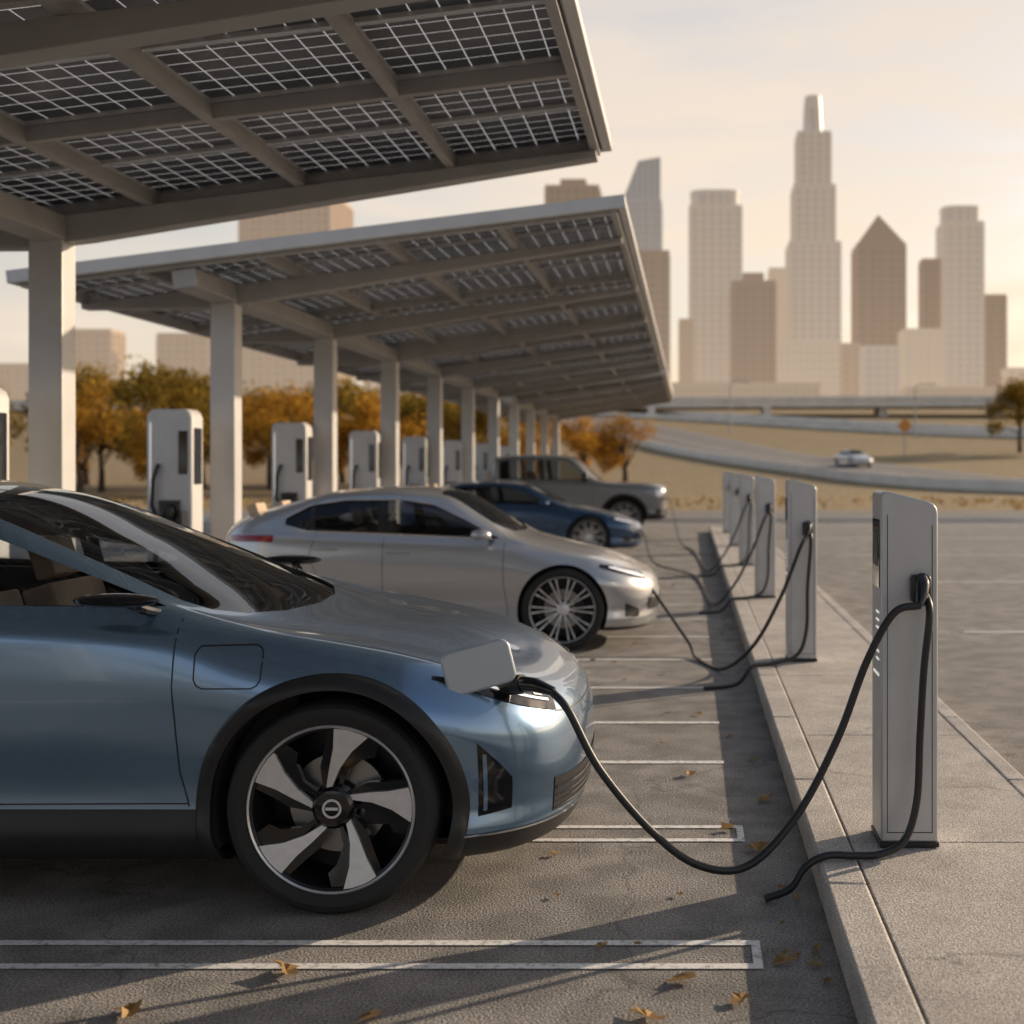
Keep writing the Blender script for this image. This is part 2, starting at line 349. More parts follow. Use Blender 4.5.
def apply_mods(o):
    dg=bpy.context.evaluated_depsgraph_get(); dg.update(); me=bpy.data.meshes.new_from_object(o.evaluated_get(dg)); o.modifiers.clear(); o.data=me; return me
def make_car(name,c,loc):
    S=Surf(c); root=empty(name,loc); NU=[]
    NU+= [i/22 for i in range(22)]; NU+= [1+i/84 for i in range(84)]; NU+=[2+i/30 for i in range(31)]
    secs=[S.section(u) for u in NU]; nt=len(secs[0]); b=MB()
    for sg in (-1,1):
        vs=[(p.x,sg*p.y,p.z) for s in secs for p in s]; fs=[];ms=[]
        for i in range(len(secs)-1):
            um=(NU[i]+NU[i+1])/2; tb=c['clad'][1] if um>2.1 or um<.85 else c['clad'][0]
            for j in range(nt-1):
                f=(i*nt+j,(i+1)*nt+j,(i+1)*nt+j+1,i*nt+j+1); fs.append(f); ms.append(1 if j/6<tb else 0)
        o=len(b.v); b.v+=vs; b.f+=[[k+o for k in f] for f in fs]; b.m+=ms
    pm=c['paint']
    body=b.build('body',[pm,'black','inner','inner'],root,merge=True,ang=80)
    me=body.data; bm=bmesh.new(); bm.from_mesh(me); bmesh.ops.dissolve_degenerate(bm,dist=1e-5,edges=bm.edges); bmesh.ops.recalc_face_normals(bm,faces=bm.faces); bm.to_mesh(me); 
    bvh=BVHTree.FromBMesh(bm); bm.free()
    so=body.modifiers.new('s','SOLIDIFY'); so.thickness=.022; so.offset=-1; so.material_offset=2
    wr=c['arch']; rz=c['wr']; tools=[]
    def tool(b):
        o=b.build('cut',[pm,'black','inner','inner'],root); tools.append(o); return o
    b=MB()
    for ax in (0,-c['wb']):
        for sg in (-1,1):
            b.cyl((ax,sg*.58,rz),(ax,sg*1.25,rz),wr,seg=72,m=1)
    for sg in (-1,1): b.prism(c['dlo'],'Y',sg*.36,sg*1.3,1)
    t1=tool(b); b=MB()
    ws=c['ws']; b.prism(ws+[(x,-y) for x,y in ws[::-1] if y>0],'Z',c['wsz'],2.2,1)
    t2=tool(b)
    for t in (t1,t2):
        m=body.modifiers.new('b','BOOLEAN'); m.operation='DIFFERENCE'; m.object=t; m.solver='EXACT'
    me=apply_mods(body); finish(me,32,False,False)
    for t in tools: bpy.data.objects.remove(t)
    def proj(x,z,sg,off=.002):
        h=bvh.ray_cast(Vector((x,sg*3,z)),Vector((0,-sg,0)))
        if h[0] is None: return None
        n=h[1]; 
        if n.y*sg<0: n=-n
        return h[0]+n*off
    b=MB(); gx0,gx1=c['gx']; 
    for sg in (-1,1):
        grid=[]
        for i in range(61):
            u=S.u_of_x(gx0+(gx1-gx0)*i/60); sec=S.section(u); row=[]
            for p in sec[46:]:
                row.append(p)
            grid.append(row)
        n=len(grid[0]); vs=[]
        for i in range(61):
            for j in range(n):
                a=grid[min(i+1,60)][j]-grid[max(i-1,0)][j]; q=grid[i][min(j+1,n-1)]-grid[i][max(j-1,0)]; nn=a.cross(q)
                nn.normalize(); 
                if nn.z<0: nn=-nn
                p=grid[i][j]-nn*.010; vs.append((p.x,sg*max(p.y,0),p.z))
        b.add(vs,[(i*n+j,(i+1)*n+j,(i+1)*n+j+1,i*n+j+1) for i in range(60) for j in range(n-1)],0)
    b.build('windows',[c['glass']],root,merge=True)
    def strip(b,pl,w,off,m,mir=(-1,1),inner=0):
        pts=[]
        for i in range(len(pl)-1):
            a=Vector(pl[i]); d=Vector(pl[i+1]); n=max(2,int((d-a).length/.03))
            pts+=[a.lerp(d,k/n) for k in range(n)]
        pts.append(Vector(pl[-1]))
        for sg in mir:
            vs=[]
            for i,p in enumerate(pts):
                d=(pts[min(i+1,len(pts)-1)]-pts[max(i-1,0)]).normalized(); nn=Vector((-d.y,d.x))*w/2
                q0=proj(*(p+nn),sg,off); q1=proj(*(p-nn),sg,off)
                if q0 is None or q1 is None: continue
                vs+=[q0,q1]
            k=len(vs)//2
            if k>1: b.add(vs,[(2*i,2*i+1,2*i+3,2*i+2) for i in range(k-1)],m)
    b=MB()
    for s_ in c['seams']: strip(b,s_,.005,.0012,0)
    for (x,w) in c['pillars']: 
        z0=c['pz'][0]; z1=c['pz'][1]; strip(b,[(x,z0),(x-.03,z1)],w,-.006,0)
    b.build('panel_gaps_and_pillars',['black'],root,fixn=False)
    if c.get('chrome'):
        b=MB()
        for sg in (-1,1):
            pts=[]; D=c['dlo']+[c['dlo'][0]]
            for i in range(len(D)-1):
                for k in range(10):
                    q=proj(D[i][0]+(D[i+1][0]-D[i][0])*k/10,D[i][1]+(D[i+1][1]-D[i][1])*k/10,sg,.001)
                    if q: pts.append(q)
            b.tube(pts,.007,6)
        b.build('window_trim',['chrome'],root)
    b=MB()
    for hx,hz in c['handles']:
        for sg in (-1,1):
            q=proj(hx,hz,sg,.012)
            if q: b.box(q.x-.11,q.x+.11,q.y-.012,q.y+.012,q.z-.012,q.z+.012)
    b.build('door_handles',[pm],root,bevel=.006)
    b=MB()
    for ax in (0,-c['wb']):
        for sg in (-1,1):
            if c['cladw']>0:
                rings=[(wr-.003,-.02),(wr-.003,.016),(wr+.012,.020),(wr+c['cladw']-.01,.016),(wr+c['cladw'],.001)]; vs=[]
                for k in range(73):
                    a=R(-24+228*k/72); ok=True; row=[]
                    for rr,off in rings:
                        q=proj(ax+rr*math.cos(a),rz+rr*math.sin(a),sg,0)
                        if q is None: ok=False;break
                        row.append(Vector((q.x,q.y+sg*off,q.z)))
                    if ok: vs+=row
                n=5;k=len(vs)//n; b.add(vs,[(i*n+j,i*n+j+1,(i+1)*n+j+1,(i+1)*n+j) for i in range(k-1) for j in range(n-1)],0)
            vs=[]
            for k in range(49):
                a=R(-20+220*k/48); x=ax+(wr+.002)*math.cos(a); z=rz+(wr+.002)*math.sin(a); z=max(z,S.zu)
                q=proj(x,max(z,S.zu+.04),sg,0); yo=abs(q.y)-.012 if q else c['W']-.08
                vs+=[(x,sg*.55,z),(x,sg*yo,z)]
            b.add(vs,[(2*i,2*i+1,2*i+3,2*i+2) for i in range(48)],1)
            vs=[(ax,sg*.55,rz)]+[(ax+wr*1.01*math.cos(R(-20+220*k/48)),sg*.551,max(S.zu,rz+wr*1.01*math.sin(R(-20+220*k/48)))) for k in range(49)]
            b.add(vs,[(0,k,k+1) for k in range(1,49)],1)
    b.build('wheel_arches',['black','inner'],root,ang=50)
    def patch(b,u0,u1,flo,fhi,off,m,nu=20,nv=5):
        for sg in (-1,1):
            vs=[]
            for i in range(nu+1):
                f=i/nu; u=u0+(u1-u0)*f
                for j in range(nv+1):
                    t=flo(f)+(fhi(f)-flo(f))*j/nv; p=S.pt(u,t); nn=S.nrm(u,t)
                    if nn.dot(p-Vector((-1.3,0,.6)))<0: nn=-nn
                    p=p+nn*off; vs.append((p.x,sg*max(p.y,0),p.z))
            b.add(vs,[(i*(nv+1)+j,(i+1)*(nv+1)+j,(i+1)*(nv+1)+j+1,i*(nv+1)+j+1) for i in range(nu) for j in range(nv)],m)
    c['patches'](b:=MB(),patch,S)
    b.build('lamps_and_grille',['gloss_black','lamp','drl','rear_lamp','black','chrome',pm],root)
    b=MB()
    cx=c['cab']; b.box(cx-1.75,cx+.6,-.72,.72,S.zu+.02,S.zu+.12,0)
    for sx in (cx-.35,cx-1.25):
        for sy in (-.37,.37):
            b.T=Matrix.Translation((sx,sy,S.zu+.12))
            b.box(-.25,.28,-.25,.25,.0,.26,1)
            b.T=Matrix.Translation((sx-.24,sy,S.zu+.36))@Matrix.Rotation(R(-18),4,'Y'); b.box(-.07,.07,-.24,.24,0,.55,1); b.box(-.045,.045,-.13,.13,.58,.76,1)
            b.T=Matrix.Identity(4)
    zb=c['dashz']; b.prism([(cx+.30,S.zu+.3),(cx+.30,zb-.03),(cx+.42,zb),(cx+.62,zb-.03),(cx+.62,S.zu+.3)],'Y',-.70,.70,0)
    b.box(cx+.27,cx+.295,-.2,.15,zb-.06,zb+.07,2)
    o=b.build('cabin_interior',['inner','seat','screen'],root,bevel=.04)
    b=MB(); b.T=Matrix.Translation((cx+.16,.37,zb-.06))@Matrix.Rotation(R(65),4,'Y')
    b.tube([(.18*math.cos(2*math.pi*k/32),.18*math.sin(2*math.pi*k/32),0) for k in range(33)],.014,8); b.box(-.17,.17,-.02,.02,-.01,.01)
    b.build('steering_wheel',['inner'],root)
    for ax in (0,-c['wb']):
        for sg in (-1,1): make_wheel(c['style'],rz,root,(ax,sg*(c['W']-.118-.018),rz),sg>0)
    b=MB()
    mx,mz=c['mirror']
    for sg in (-1,1):
        q=proj(mx,mz-.05,sg,0)
        y=(abs(q.y) if q else c['W']-.08)
        b.ell((mx-.02,sg*(y+.13),mz+.01),c['mr'],1 if c['mpaint'] else 0)
        b.tube([(mx+.06,sg*(y-.03),mz-.05),(mx+.04,sg*(y+.05),mz-.03),(mx,sg*(y+.1),mz)],.018,8,0)
    b.build('mirrors',['gloss_black',pm],root)
    return root,S,proj

# ---- blue crossover
def pat1(b,P,S):
    P(b,2.12,2.66,lambda f:6.75+.25*(1-f)-.1*f,lambda f:7.2+1.15*math.sin(math.pi*min(1,f*.62+.0))+.0*f,.003,0,26,8)
    P(b,2.20,2.62,lambda f:7.5-.45*f,lambda f:7.72-.45*f,.007,2)
    P(b,2.34,2.40,lambda f:7.75,lambda f:8.05,.006,1,6,4); P(b,2.44,2.50,lambda f:7.65,lambda f:7.98,.006,1,6,4); P(b,2.54,2.59,lambda f:7.5,lambda f:7.85,.006,1,6,4)
    P(b,2.27,2.40,lambda f:3.7+.2*f,lambda f:5.6-.9*f,.003,0)
    P(b,2.285,2.30,lambda f:3.9,lambda f:5.3,.006,6,3,8)
    P(b,2.62,3.0,lambda f:3.3,lambda f:4.5,.003,4)
    for q in range(4): P(b,2.63,3.0,lambda f,q=q:3.42+q*.25,lambda f,q=q:3.49+q*.25,.008,5,16,2)
    P(b,2.2,3.0,lambda f:2.98,lambda f:3.06,.006,5,30,2)
    P(b,2.66,3.0,lambda f:6.6,lambda f:6.66,.003,4,16,2)
    ux=S.u_of_x
    P(b,ux(-.25),2.50,lambda f:8.55-.2*f,lambda f:8.61-.2*f,.0015,4,40,1)
    P(b,.45,.98,lambda f:6.6,lambda f:7.2,.003,3)
    P(b,ux(-2.9),ux(-1.72),lambda f:10.35,lambda f:12,.002,0,20,8)
car1=dict(paint='blue',zu=.17,W=.95,p=2.7,clad=(4,3.0),arch=.425,wr=.372,wb=2.78,cladw=.052,glass='glass',style='blade',
 table=[(-3.0,.93,.86,1.08,.62,1.40,1.46),(-2.5,.945,.87,1.075,.64,1.45,1.52),(-2.0,.945,.87,1.07,.64,1.455,1.53),(-1.5,.945,.87,1.065,.64,1.41,1.49),(-1.0,.945,.865,1.06,.68,1.235,1.31),(-.6,.945,.855,1.04,.74,1.075,1.125),(-.3,.95,.84,.985,.72,.99,1.00),(-.05,.95,.83,.94,.63,.945,.955),(.15,.95,.82,.90,.58,.91,.925)],
 nose=[(.60,.17),(.68,.17),(.78,.18),(.825,.26),(.835,.34),(.84,.46),(.83,.58),(.805,.65),(.78,.685),(.715,.73),(.635,.765),(.57,.785),(.52,.80)],
 rear=[(-3.5,.22),(-3.6,.22),(-3.7,.25),(-3.74,.32),(-3.76,.42),(-3.75,.62),(-3.74,.85),(-3.73,.98),(-3.70,1.03),(-3.6,1.15),(-3.5,1.27),(-3.44,1.32),(-3.4,1.35)],
 dlo=[(-.62,1.072),(-1.0,1.205),(-1.4,1.352),(-1.75,1.415),(-2.3,1.42),(-2.8,1.385),(-3.1,1.28),(-3.15,1.16),(-2.9,1.11),(-1.8,1.085)],
 ws=[(-.30,0),(-.33,.35),(-.40,.58),(-.50,.685),(-.60,.70),(-1.0,.648),(-1.5,.598),(-1.62,.54),(-1.66,0)],wsz=.91,
 gx=(-3.0,-.2),pillars=[(-1.62,.09),(-2.65,.07)],pz=(1.08,1.43),
 seams=[[(-.54,1.03),(-.545,.8),(-.53,.5),(-.50,.38)],[(-1.63,1.06),(-1.64,.4)],[(-.45,.945),(-.27,.945),(-.25,.935),(-.24,.915),(-.24,.83),(-.25,.81),(-.27,.80),(-.44,.80),(-.46,.81),(-.47,.83),(-.47,.915),(-.46,.935),(-.45,.945)],[(-.5,.39),(-1.62,.385)]],
 handles=[(-1.45,.93),(-2.5,.94)],cab=-.80,dashz=.945,mirror=(-.70,1.10),mr=(.15,.06,.026),mpaint=False,patches=pat1)
c1,S1,proj1=make_car('parked_car',car1,(-1.255,5.46,0))
def sc_car(c,sx,sz,**k):
    d=dict(c); d['table']=[(r[0]*sx,r[1],r[2],r[3]*sz,r[4],r[5]*sz,r[6]*sz) for r in c['table']]
    for n in ('nose','rear'): d[n]=[(x*sx,z*sz) for x,z in c[n]]
    d['dlo']=[(x*sx,z*sz) for x,z in c['dlo']]; d['ws']=[(x*sx,y) for x,y in c['ws']]
    d['gx']=tuple(v*sx for v in c['gx']); d['seams']=[[(x*sx,z*sz) for x,z in s] for s in c['seams']]
    d['handles']=[(x*sx,z*sz) for x,z in c['handles']]; d['wb']=c['wb']*sx; d['pillars']=[(x*sx,w) for x,w in c['pillars']]; d['pz']=tuple(v*sz for v in c['pz'])
    d['mirror']=(c['mirror'][0]*sx,c['mirror'][1]*sz); d['cab']*=sx; d['dashz']*=sz; d['wsz']*=sz
    d.update(k); return d
def pat2(b,P,S):
    P(b,2.12,2.62,lambda f:6.55+.3*(1-f),lambda f:7.2+.9*math.sin(math.pi*f*.62),.003,0,24,6)
    P(b,2.24,2.56,lambda f:7.2-.2*f,lambda f:7.65-.2*f,.006,1)
    P(b,2.2,2.6,lambda f:6.95-.2*f,lambda f:7.12-.2*f,.009,2)
    P(b,2.62,3.0,lambda f:4.0,lambda f:4.9,.003,4)
    P(b,2.34,2.5,lambda f:3.4,lambda f:4.5-.4*f,.003,4)
    P(b,.5,.98,lambda f:6.6,lambda f:7.0,.003,3)
car2=dict(paint='silver',zu=.16,W=.915,p=2.5,clad=(2.4,2.2),arch=.385,wr=.355,wb=2.42,cladw=0,glass='glass_dark',style='multi',chrome=True,
 table=[(-2.42,.90,.81,1.02,.58,1.22,1.275),(-2.0,.91,.82,1.0,.60,1.315,1.37),(-1.5,.91,.83,.975,.62,1.335,1.398),(-1.05,.91,.83,.955,.61,1.30,1.37),(-.7,.91,.82,.94,.66,1.12,1.19),(-.42,.91,.80,.91,.70,.965,.995),(-.15,.915,.78,.86,.62,.895,.92),(.15,.915,.77,.80,.56,.83,.85)],
 nose=[(.55,.16),(.64,.16),(.74,.17),(.79,.24),(.80,.32),(.81,.43),(.79,.53),(.76,.59),(.73,.62),(.67,.65),(.60,.69),(.55,.71),(.50,.72)],
 rear=[(-2.8,.25),(-2.9,.25),(-2.97,.27),(-3.01,.35),(-3.02,.45),(-3.03,.62),(-3.05,.85),(-3.05,.98),(-3.03,1.03),(-3.0,1.06),(-2.95,1.10),(-2.92,1.115),(-2.9,1.12)],
 dlo=[(-.54,.955),(-.85,1.12),(-1.12,1.245),(-1.4,1.29),(-1.9,1.285),(-2.2,1.24),(-2.40,1.13),(-2.40,1.07),(-2.2,1.02),(-1.5,.995)],
 ws=[(-.42,0),(-.45,.4),(-.53,.60),(-.62,.645),(-.85,.60),(-1.08,.55),(-1.12,.4),(-1.14,0)],wsz=.88,
 gx=(-2.42,-.3),pillars=[(-1.54,.09),(-2.15,.05)],pz=(.99,1.31),
 seams=[[(-.50,.92),(-.50,.6),(-.46,.3)],[(-1.52,.97),(-1.53,.28)],[(-2.1,1.0),(-2.15,.8),(-2.05,.6)],[(-.46,.29),(-2.0,.28)]],
 handles=[(-1.38,.85),(-2.0,.88)],cab=-1.05,dashz=.90,mirror=(-.66,.985),mr=(.09,.08,.05),mpaint=True,patches=pat2)
c2,S2,proj2=make_car('parked_car',car2,(-1.085,11.92,0))
c3,S3,_=make_car('parked_car',sc_car(car2,1.13,.95,paint='navy',cab=-1.2,chrome=False),(-1.75,23.3,0))
def pat4(b,P,S):
    P(b,2.45,3.0,lambda f:5.1,lambda f:6.7,.004,4)
    for q in range(4): P(b,2.47,3.0,lambda f,q=q:5.25+q*.4,lambda f,q=q:5.33+q*.4,.012,5,16,2)
    P(b,2.2,2.44,lambda f:5.6,lambda f:6.7,.006,1)
    P(b,2.2,3.0,lambda f:3.0,lambda f:4.2,.01,4)
    P(b,.6,.95,lambda f:5.5,lambda f:7.2,.003,3)
truck=dict(paint='grey',zu=.38,W=.98,p=5.,clad=(3.5,3.5),arch=.50,wr=.42,wb=3.3,cladw=.06,glass='glass_dark',style='multi',
 table=[(-4.2,.97,.94,1.26,.80,1.275,1.28),(-3.0,.97,.94,1.26,.80,1.275,1.28),(-2.93,.97,.93,1.26,.74,1.76,1.81),(-2.0,.98,.93,1.24,.74,1.80,1.86),(-1.25,.98,.93,1.23,.72,1.76,1.82),(-.55,.98,.92,1.20,.80,1.25,1.27),(-.3,.98,.91,1.18,.75,1.22,1.24),(.3,.98,.90,1.16,.75,1.20,1.22)],
 nose=[(.6,.38),(.75,.38),(.88,.40),(.93,.48),(.94,.58),(.95,.78),(.95,1.0),(.93,1.07),(.91,1.11),(.88,1.13),(.85,1.15),(.82,1.16),(.8,1.17)],
 rear=[(-4.3,.4),(-4.4,.4),(-4.48,.42),(-4.5,.5),(-4.5,.6),(-4.5,.8),(-4.5,1.0),(-4.5,1.2),(-4.49,1.25),(-4.48,1.26),(-4.46,1.27),(-4.44,1.275),(-4.42,1.28)],
 dlo=[(-.75,1.26),(-1.05,1.47),(-1.32,1.69),(-1.9,1.74),(-2.75,1.72),(-2.82,1.68),(-2.80,1.29)],
 ws=[(-.58,0),(-.62,.6),(-.72,.72),(-1.0,.70),(-1.22,.64),(-1.24,0)],wsz=1.15,
 gx=(-2.9,-.5),pillars=[(-1.85,.10)],pz=(1.27,1.75),
 seams=[[(-.70,1.2),(-.70,.5)],[(-1.83,1.22),(-1.84,.5)],[(-2.85,1.22),(-2.85,.5)]],
 handles=[(-1.68,1.08),(-2.7,1.08)],cab=-1.4,dashz=1.15,mirror=(-.85,1.33),mr=(.07,.09,.11),mpaint=False,patches=pat4)
c4,S4,_=make_car('pickup_truck',truck,(-1.47,30.0,0))

# charge flap + connectors
b=MB(); b.T=Matrix.Translation((.50,-.82,.855))@Matrix.Rotation(R(-14),4,'Y')@Matrix.Rotation(R(12),4,'Z')
rr=[]
for cx_,cz_,a0 in ((.09,.045,0),(-.09,.045,90),(-.09,-.045,180),(.09,-.045,270)):
    for k in range(7): a=R(a0+15*k); rr.append((cx_+.035*math.cos(a),cz_+.035*math.sin(a)))
b.prism(rr,'Y',-.014,.014,0)
b.build('charge_port_flap',['flap'],c1,bevel=.008)
b=MB(); b.tube([(.55,-.66,.77),(.57,-.76,.80)],.012,8,0); 
b.tube([(.55,-.68,.755),(.59,-.73,.775),(.65,-.76,.785)],.036,16,0); b.tube([(.64,-.755,.785),(.70,-.78,.785),(.765,-.80,.765)],[.030,.026,.017],14,1)
b.build('charge_connector',['black','gloss_black'],c1)

# ---------------------------------------------------------------- chargers
KZ=.13
def charger(loc):
    e=empty('ev_charging_post',loc)
    b=MB(); out=[(-.108,.02),(.108,.02),(.108,1.262),(.104,1.284),(.092,1.300),(.070,1.310),(-.088,1.348),(-.100,1.346),(-.108,1.335)]
    b.prism(out,'Y',0,.24,0); b.build('shell',['charger'],e,bevel=.008)
    b=MB(); b.box(-.112,.112,-.004,.244,0,.02); b.build('base_plate',['black'],e,bevel=.003)
    b=MB(); b.box(-.1115,-.106,.035,.205,.98,1.24,0); b.box(-.1125,-.1115,.06,.18,1.06,1.20,1)
    for k in range(7): b.box(-.1105,-.106,.05,.12,.70+.030*k,.708+.030*k,2)
    b.box(-.1105,-.106,.05,.19,.64,.65,2)
    b.build('display',['screen','alu_dark','led'],e)
    b=MB(); b.box(.0,.075,-.055,.004,.93,1.035,0); b.build('holster',['black'],e,bevel=.014)
    b=MB(); b.tube([(.04,-.03,1.02),(.038,-.07,1.00),(.03,-.10,.965),(.02,-.115,.93)],[.026,.026,.022,.016],14)
    b.build('plug_handle',['gloss_black'],e)
    b=MB(); b.box(-.085,.087,-.0015,.001,.055,.058); b.box(-.085,-.0825,-.0015,.001,.058,1.26); b.box(.0845,.087,-.0015,.001,.058,1.22); b.build('access_panel_seam',['alu_dark'],e)
    return e
ch=charger((.831,4.92,KZ))
CH=[4.92+4.70*i for i in range(6)]
for y in CH[1:]: dup(ch,(.831,y,KZ))
def cable(name,pts,r=.0145):
    b=MB(); b.tube(smooth_path(pts,14),r,12); return b.build(name,['cable'],ang=60)
cable('charging_cable',[(-.495,4.66,.765),(-.43,4.62,.70),(-.32,4.60,.50),(-.14,4.60,.285),(.03,4.62,.155),(.21,4.68,.135),(.39,4.74,.30),(.54,4.77,.57),(.65,4.79,.85),(.75,4.79,1.03),(.85,4.80,1.06)])
cable('charging_cable',[(.878,4.87,1.10),(.885,4.80,1.03),(.862,4.79,.82),(.85,4.80,.58),(.838,4.80,.34),(.79,4.79,.195),(.70,4.77,.150),(.60,4.76,.147),(.50,4.75,.150),(.42,4.73,.115),(.36,4.70,.045),(.27,4.68,.016)])
for i,y in enumerate(CH[1:4]):
    nx=[-.36,-.9,-.55][i]; ny=[11.5,22.8,29.4][i]; nz=[.52,.5,.9][i]; yy=y-.15
    cable('charging_cable',[(nx,ny,nz),(nx+.12,ny-.15,nz-.15),(nx+.35,(ny*2+y)/3,.10),(.05,(ny+y)/2,.02),(.25,y+.3,.03),(.47,y,.25),(.66,yy,.62),(.80,yy-.02,.98),(.85,yy+.03,1.06)],.014)
    cable('charging_cable',[(.872,y-.05,1.10),(.885,y-.12,1.03),(.86,y-.13,.7),(.85,y-.13,.38),(.78,y-.15,.2),(.6,y-.2,.147),(.45,y-.3,.14),(.33,y-.4,.03),(.1,y-.5,.016)],.014)
def cabinet(loc):
    e=empty('ev_charging_cabinet',loc)
    b=MB(); b.prism([(-.25,.1),(.19,.1),(.19,2.05),(.17,2.10),(.13,2.13),(-.19,2.13),(-.23,2.10),(-.25,2.05)],'Y',0,.30,0); b.build('shell',['charger_w'],e,bevel=.02)
    b=MB(); b.box(-.23,.17,.02,.28,0,.1); b.build('plinth',['black'],e)
    b=MB(); b.box(.06,.15,-.006,.004,1.5,1.92,0); b.box(-.12,.08,-.03,.004,.95,1.25,0); b.box(.188,.194,.05,.25,1.4,1.95,0); b.box(-.215,-.205,-.005,.004,1.2,2.0,1); b.build('display',['screen','led'],e,bevel=.004)
    b=MB(); b.tube(smooth_path([(-.02,-.04,1.2),(-.06,-.1,1.1),(-.12,-.1,.6),(0,-.12,.3),(.12,-.1,.7),(.1,-.04,1.15)],8),.026,8); b.build('cable',['cable'],e)
    b=MB(); b.tube([(-.12,-.03,1.6),(-.16,-.06,1.45),(-.17,-.06,1.2),(-.14,-.05,1.1)],.022,8); b.ell((0,-.06,1.12),(.05,.05,.09),0); b.build('plug',['black'],e)
    return e
cb=cabinet((-5.0,12.55,0))
for y in (8.9,16.3,20.0,23.7,27.4,31.1,34.8): dup(cb,(-5.0,y,0))

# ---------------------------------------------------------------- canopies
XL,ZL,XR,ZR=-6.27,3.37,-.60,4.07
ANG=math.atan2(ZR-ZL,XR-XL); LEN=math.hypot(XR-XL,ZR-ZL)
def canopy(y0,y1,posts):
    e=empty('solar_canopy',(XL,y0,0)); D=y1-y0
    T=Matrix.Translation((0,0,ZL))@Matrix.Rotation(-ANG,4,'Y')
    b=MB(); b.T=T
    b.box(0,LEN,0,.07,-.12,0); b.box(0,LEN,D-.07,D,-.12,0); b.box(0,.07,.0705,D-.0705,-.12,0); b.box(LEN-.07,LEN,.0705,D-.0705,-.12,0)
    b.build('edge_fascia',['steel_l'],e,bevel=.006)
    ncol=5; cw=(LEN-.14)/ncol; nr=max(1,round((D-.14)/1.02)); rh=(D-.14)/nr
    b=MB(); b.T=T; fr=MB(); fr.T=T; uv=[]
    for i in range(ncol):
        for j in range(nr):
            x0=.07+i*cw+.012;x1=.07+(i+1)*cw-.012;ya=.07+j*rh+.012;yb=.07+(j+1)*rh-.012
            b.add([(x0,ya,-.03),(x1,ya,-.03),(x1,yb,-.03),(x0,yb,-.03)],[(0,1,2,3)],0)
            a=7;c_=6; uv+=[(0,0),(a,0),(a,c_),(0,c_)]
            f=.018
            fr.box(x0,x1,ya,ya+f,-.060,-.032);fr.box(x0,x1,yb-f,yb,-.060,-.032);fr.box(x0,x0+f,ya+f,yb-f,-.0605,-.0325);fr.box(x1-f,x1,ya+f,yb-f,-.0605,-.0325)
    o=b.build('solar_panels',['panel'],e,fixn=False); l=o.data.uv_layers.new(name='UV')
    for k,lp in enumerate(o.data.loops): l.data[k].uv=uv[lp.vertex_index]
    fr.build('panel_frames',['steel_l'],e)
    b=MB(); b.T=T
    for i in range(ncol+1):
        x=.07+i*cw; x=min(max(x,.12),LEN-.12); b.box(x-.03,x+.03,.072,D-.072,-.16,-.062)
    b.build('purlins',['steel'],e)
    up=(-4.71-XL)/math.cos(ANG)
    b=MB(); b.T=T
    for p in posts:
        y=p-y0
        out=[(.1,-.161),(.1,-.22),(up-.25,-.36),(up+.25,-.36),(LEN-.11,-.22),(LEN-.11,-.161)]
        b.prism(out,'Y',y-.08,y+.08)
    for j in range(nr+1):
        if j%2==0:
            y=min(max(.07+j*rh,.12),D-.12)
            b.box(.09,LEN-.09,y-.03,y+.03,-.156,-.063)
    b.build('rafters',['steel'],e,bevel=.006)
    b=MB(); b.T=T; b.box(up-.11,up+.11,.12,D-.12,-.34,-.162); b.build('main_girder',['steel'],e,bevel=.008)
    zt=ZL+up*math.sin(ANG)-.36
    b=MB()
    for p in posts:
        x=-4.71-XL; y=p-y0; b.box(x-.125,x+.125,y-.11,y+.11,.03,zt+.05,0); b.box(x-.22,x+.22,y-.21,y+.21,0,.03,0)
    b.build('posts',['steel_l'],e,bevel=.012)
    return e
P0=[9.6+3.60*i for i in range(-4,11)]
canopy(-4.2,9.8,[p for p in P0 if -4<p<10])
canopy(11.9,31.9,[p for p in P0 if 12<p<31.8])
canopy(33.0,46.5,[p for p in P0 if 33.2<p<46])

# ---------------------------------------------------------------- ground / lot
def sst(t): t=min(max(t,0),1); return t*t*(3-2*t)
def H(x,y):
    h=14.0*sst((y-60)/230)
    if y>45: h+= .35*sst((y-60)/60)*noise.noise(Vector((x*.015,y*.015,0)))
    return h
xs=sorted(set([-4000,-2500,-1500,-1000]+list(range(-600,-100,25))+list(range(-100,201,5))+list(range(225,601,25))+[1000,1500,2500,4000])); ys=sorted(set([-2500,-800,-200,-60,0,20,40]+list(range(48,310,4))+[400,600,900,1500,2500,5000]))
b=MB(); n=len(ys); b.add([(x,y,H(x,y)-.012) for x in xs for y in ys],[(i*n+j,(i+1)*n+j,(i+1)*n+j+1,i*n+j+1) for i in range(len(xs)-1) for j in range(n-1)],0)
b.build('ground',['grass'])
b=MB(); b.add([(-60,-40,0),(70,-40,0),(70,37,0),(-60,37,0)],[(0,1,2,3)]); b.build('parking_lot',['lot'])
b=MB(); LZ=.004
def ln(x0,x1,y0,y1): b.add([(x0,y0,LZ),(x1,y0,LZ),(x1,y1,LZ),(x0,y1,LZ)],[(0,1,2,3)])
for ya,yb in ((4.08,4.28),(5.46,5.66)):
    ln(-5.2,.2,ya-.022,ya+.022); ln(-5.2,.2,yb-.022,yb+.022); ln(.2,.23,ya-.022,yb+.022)
for y in (2.7,6.9,7.97,9.23,10.57,12,13.4,14.8,16.3,17.8,19.3,20.8,22.3,23.8,25.3,26.8,28.3,29.8): ln(-5.2,.18,y-.03,y+.03)
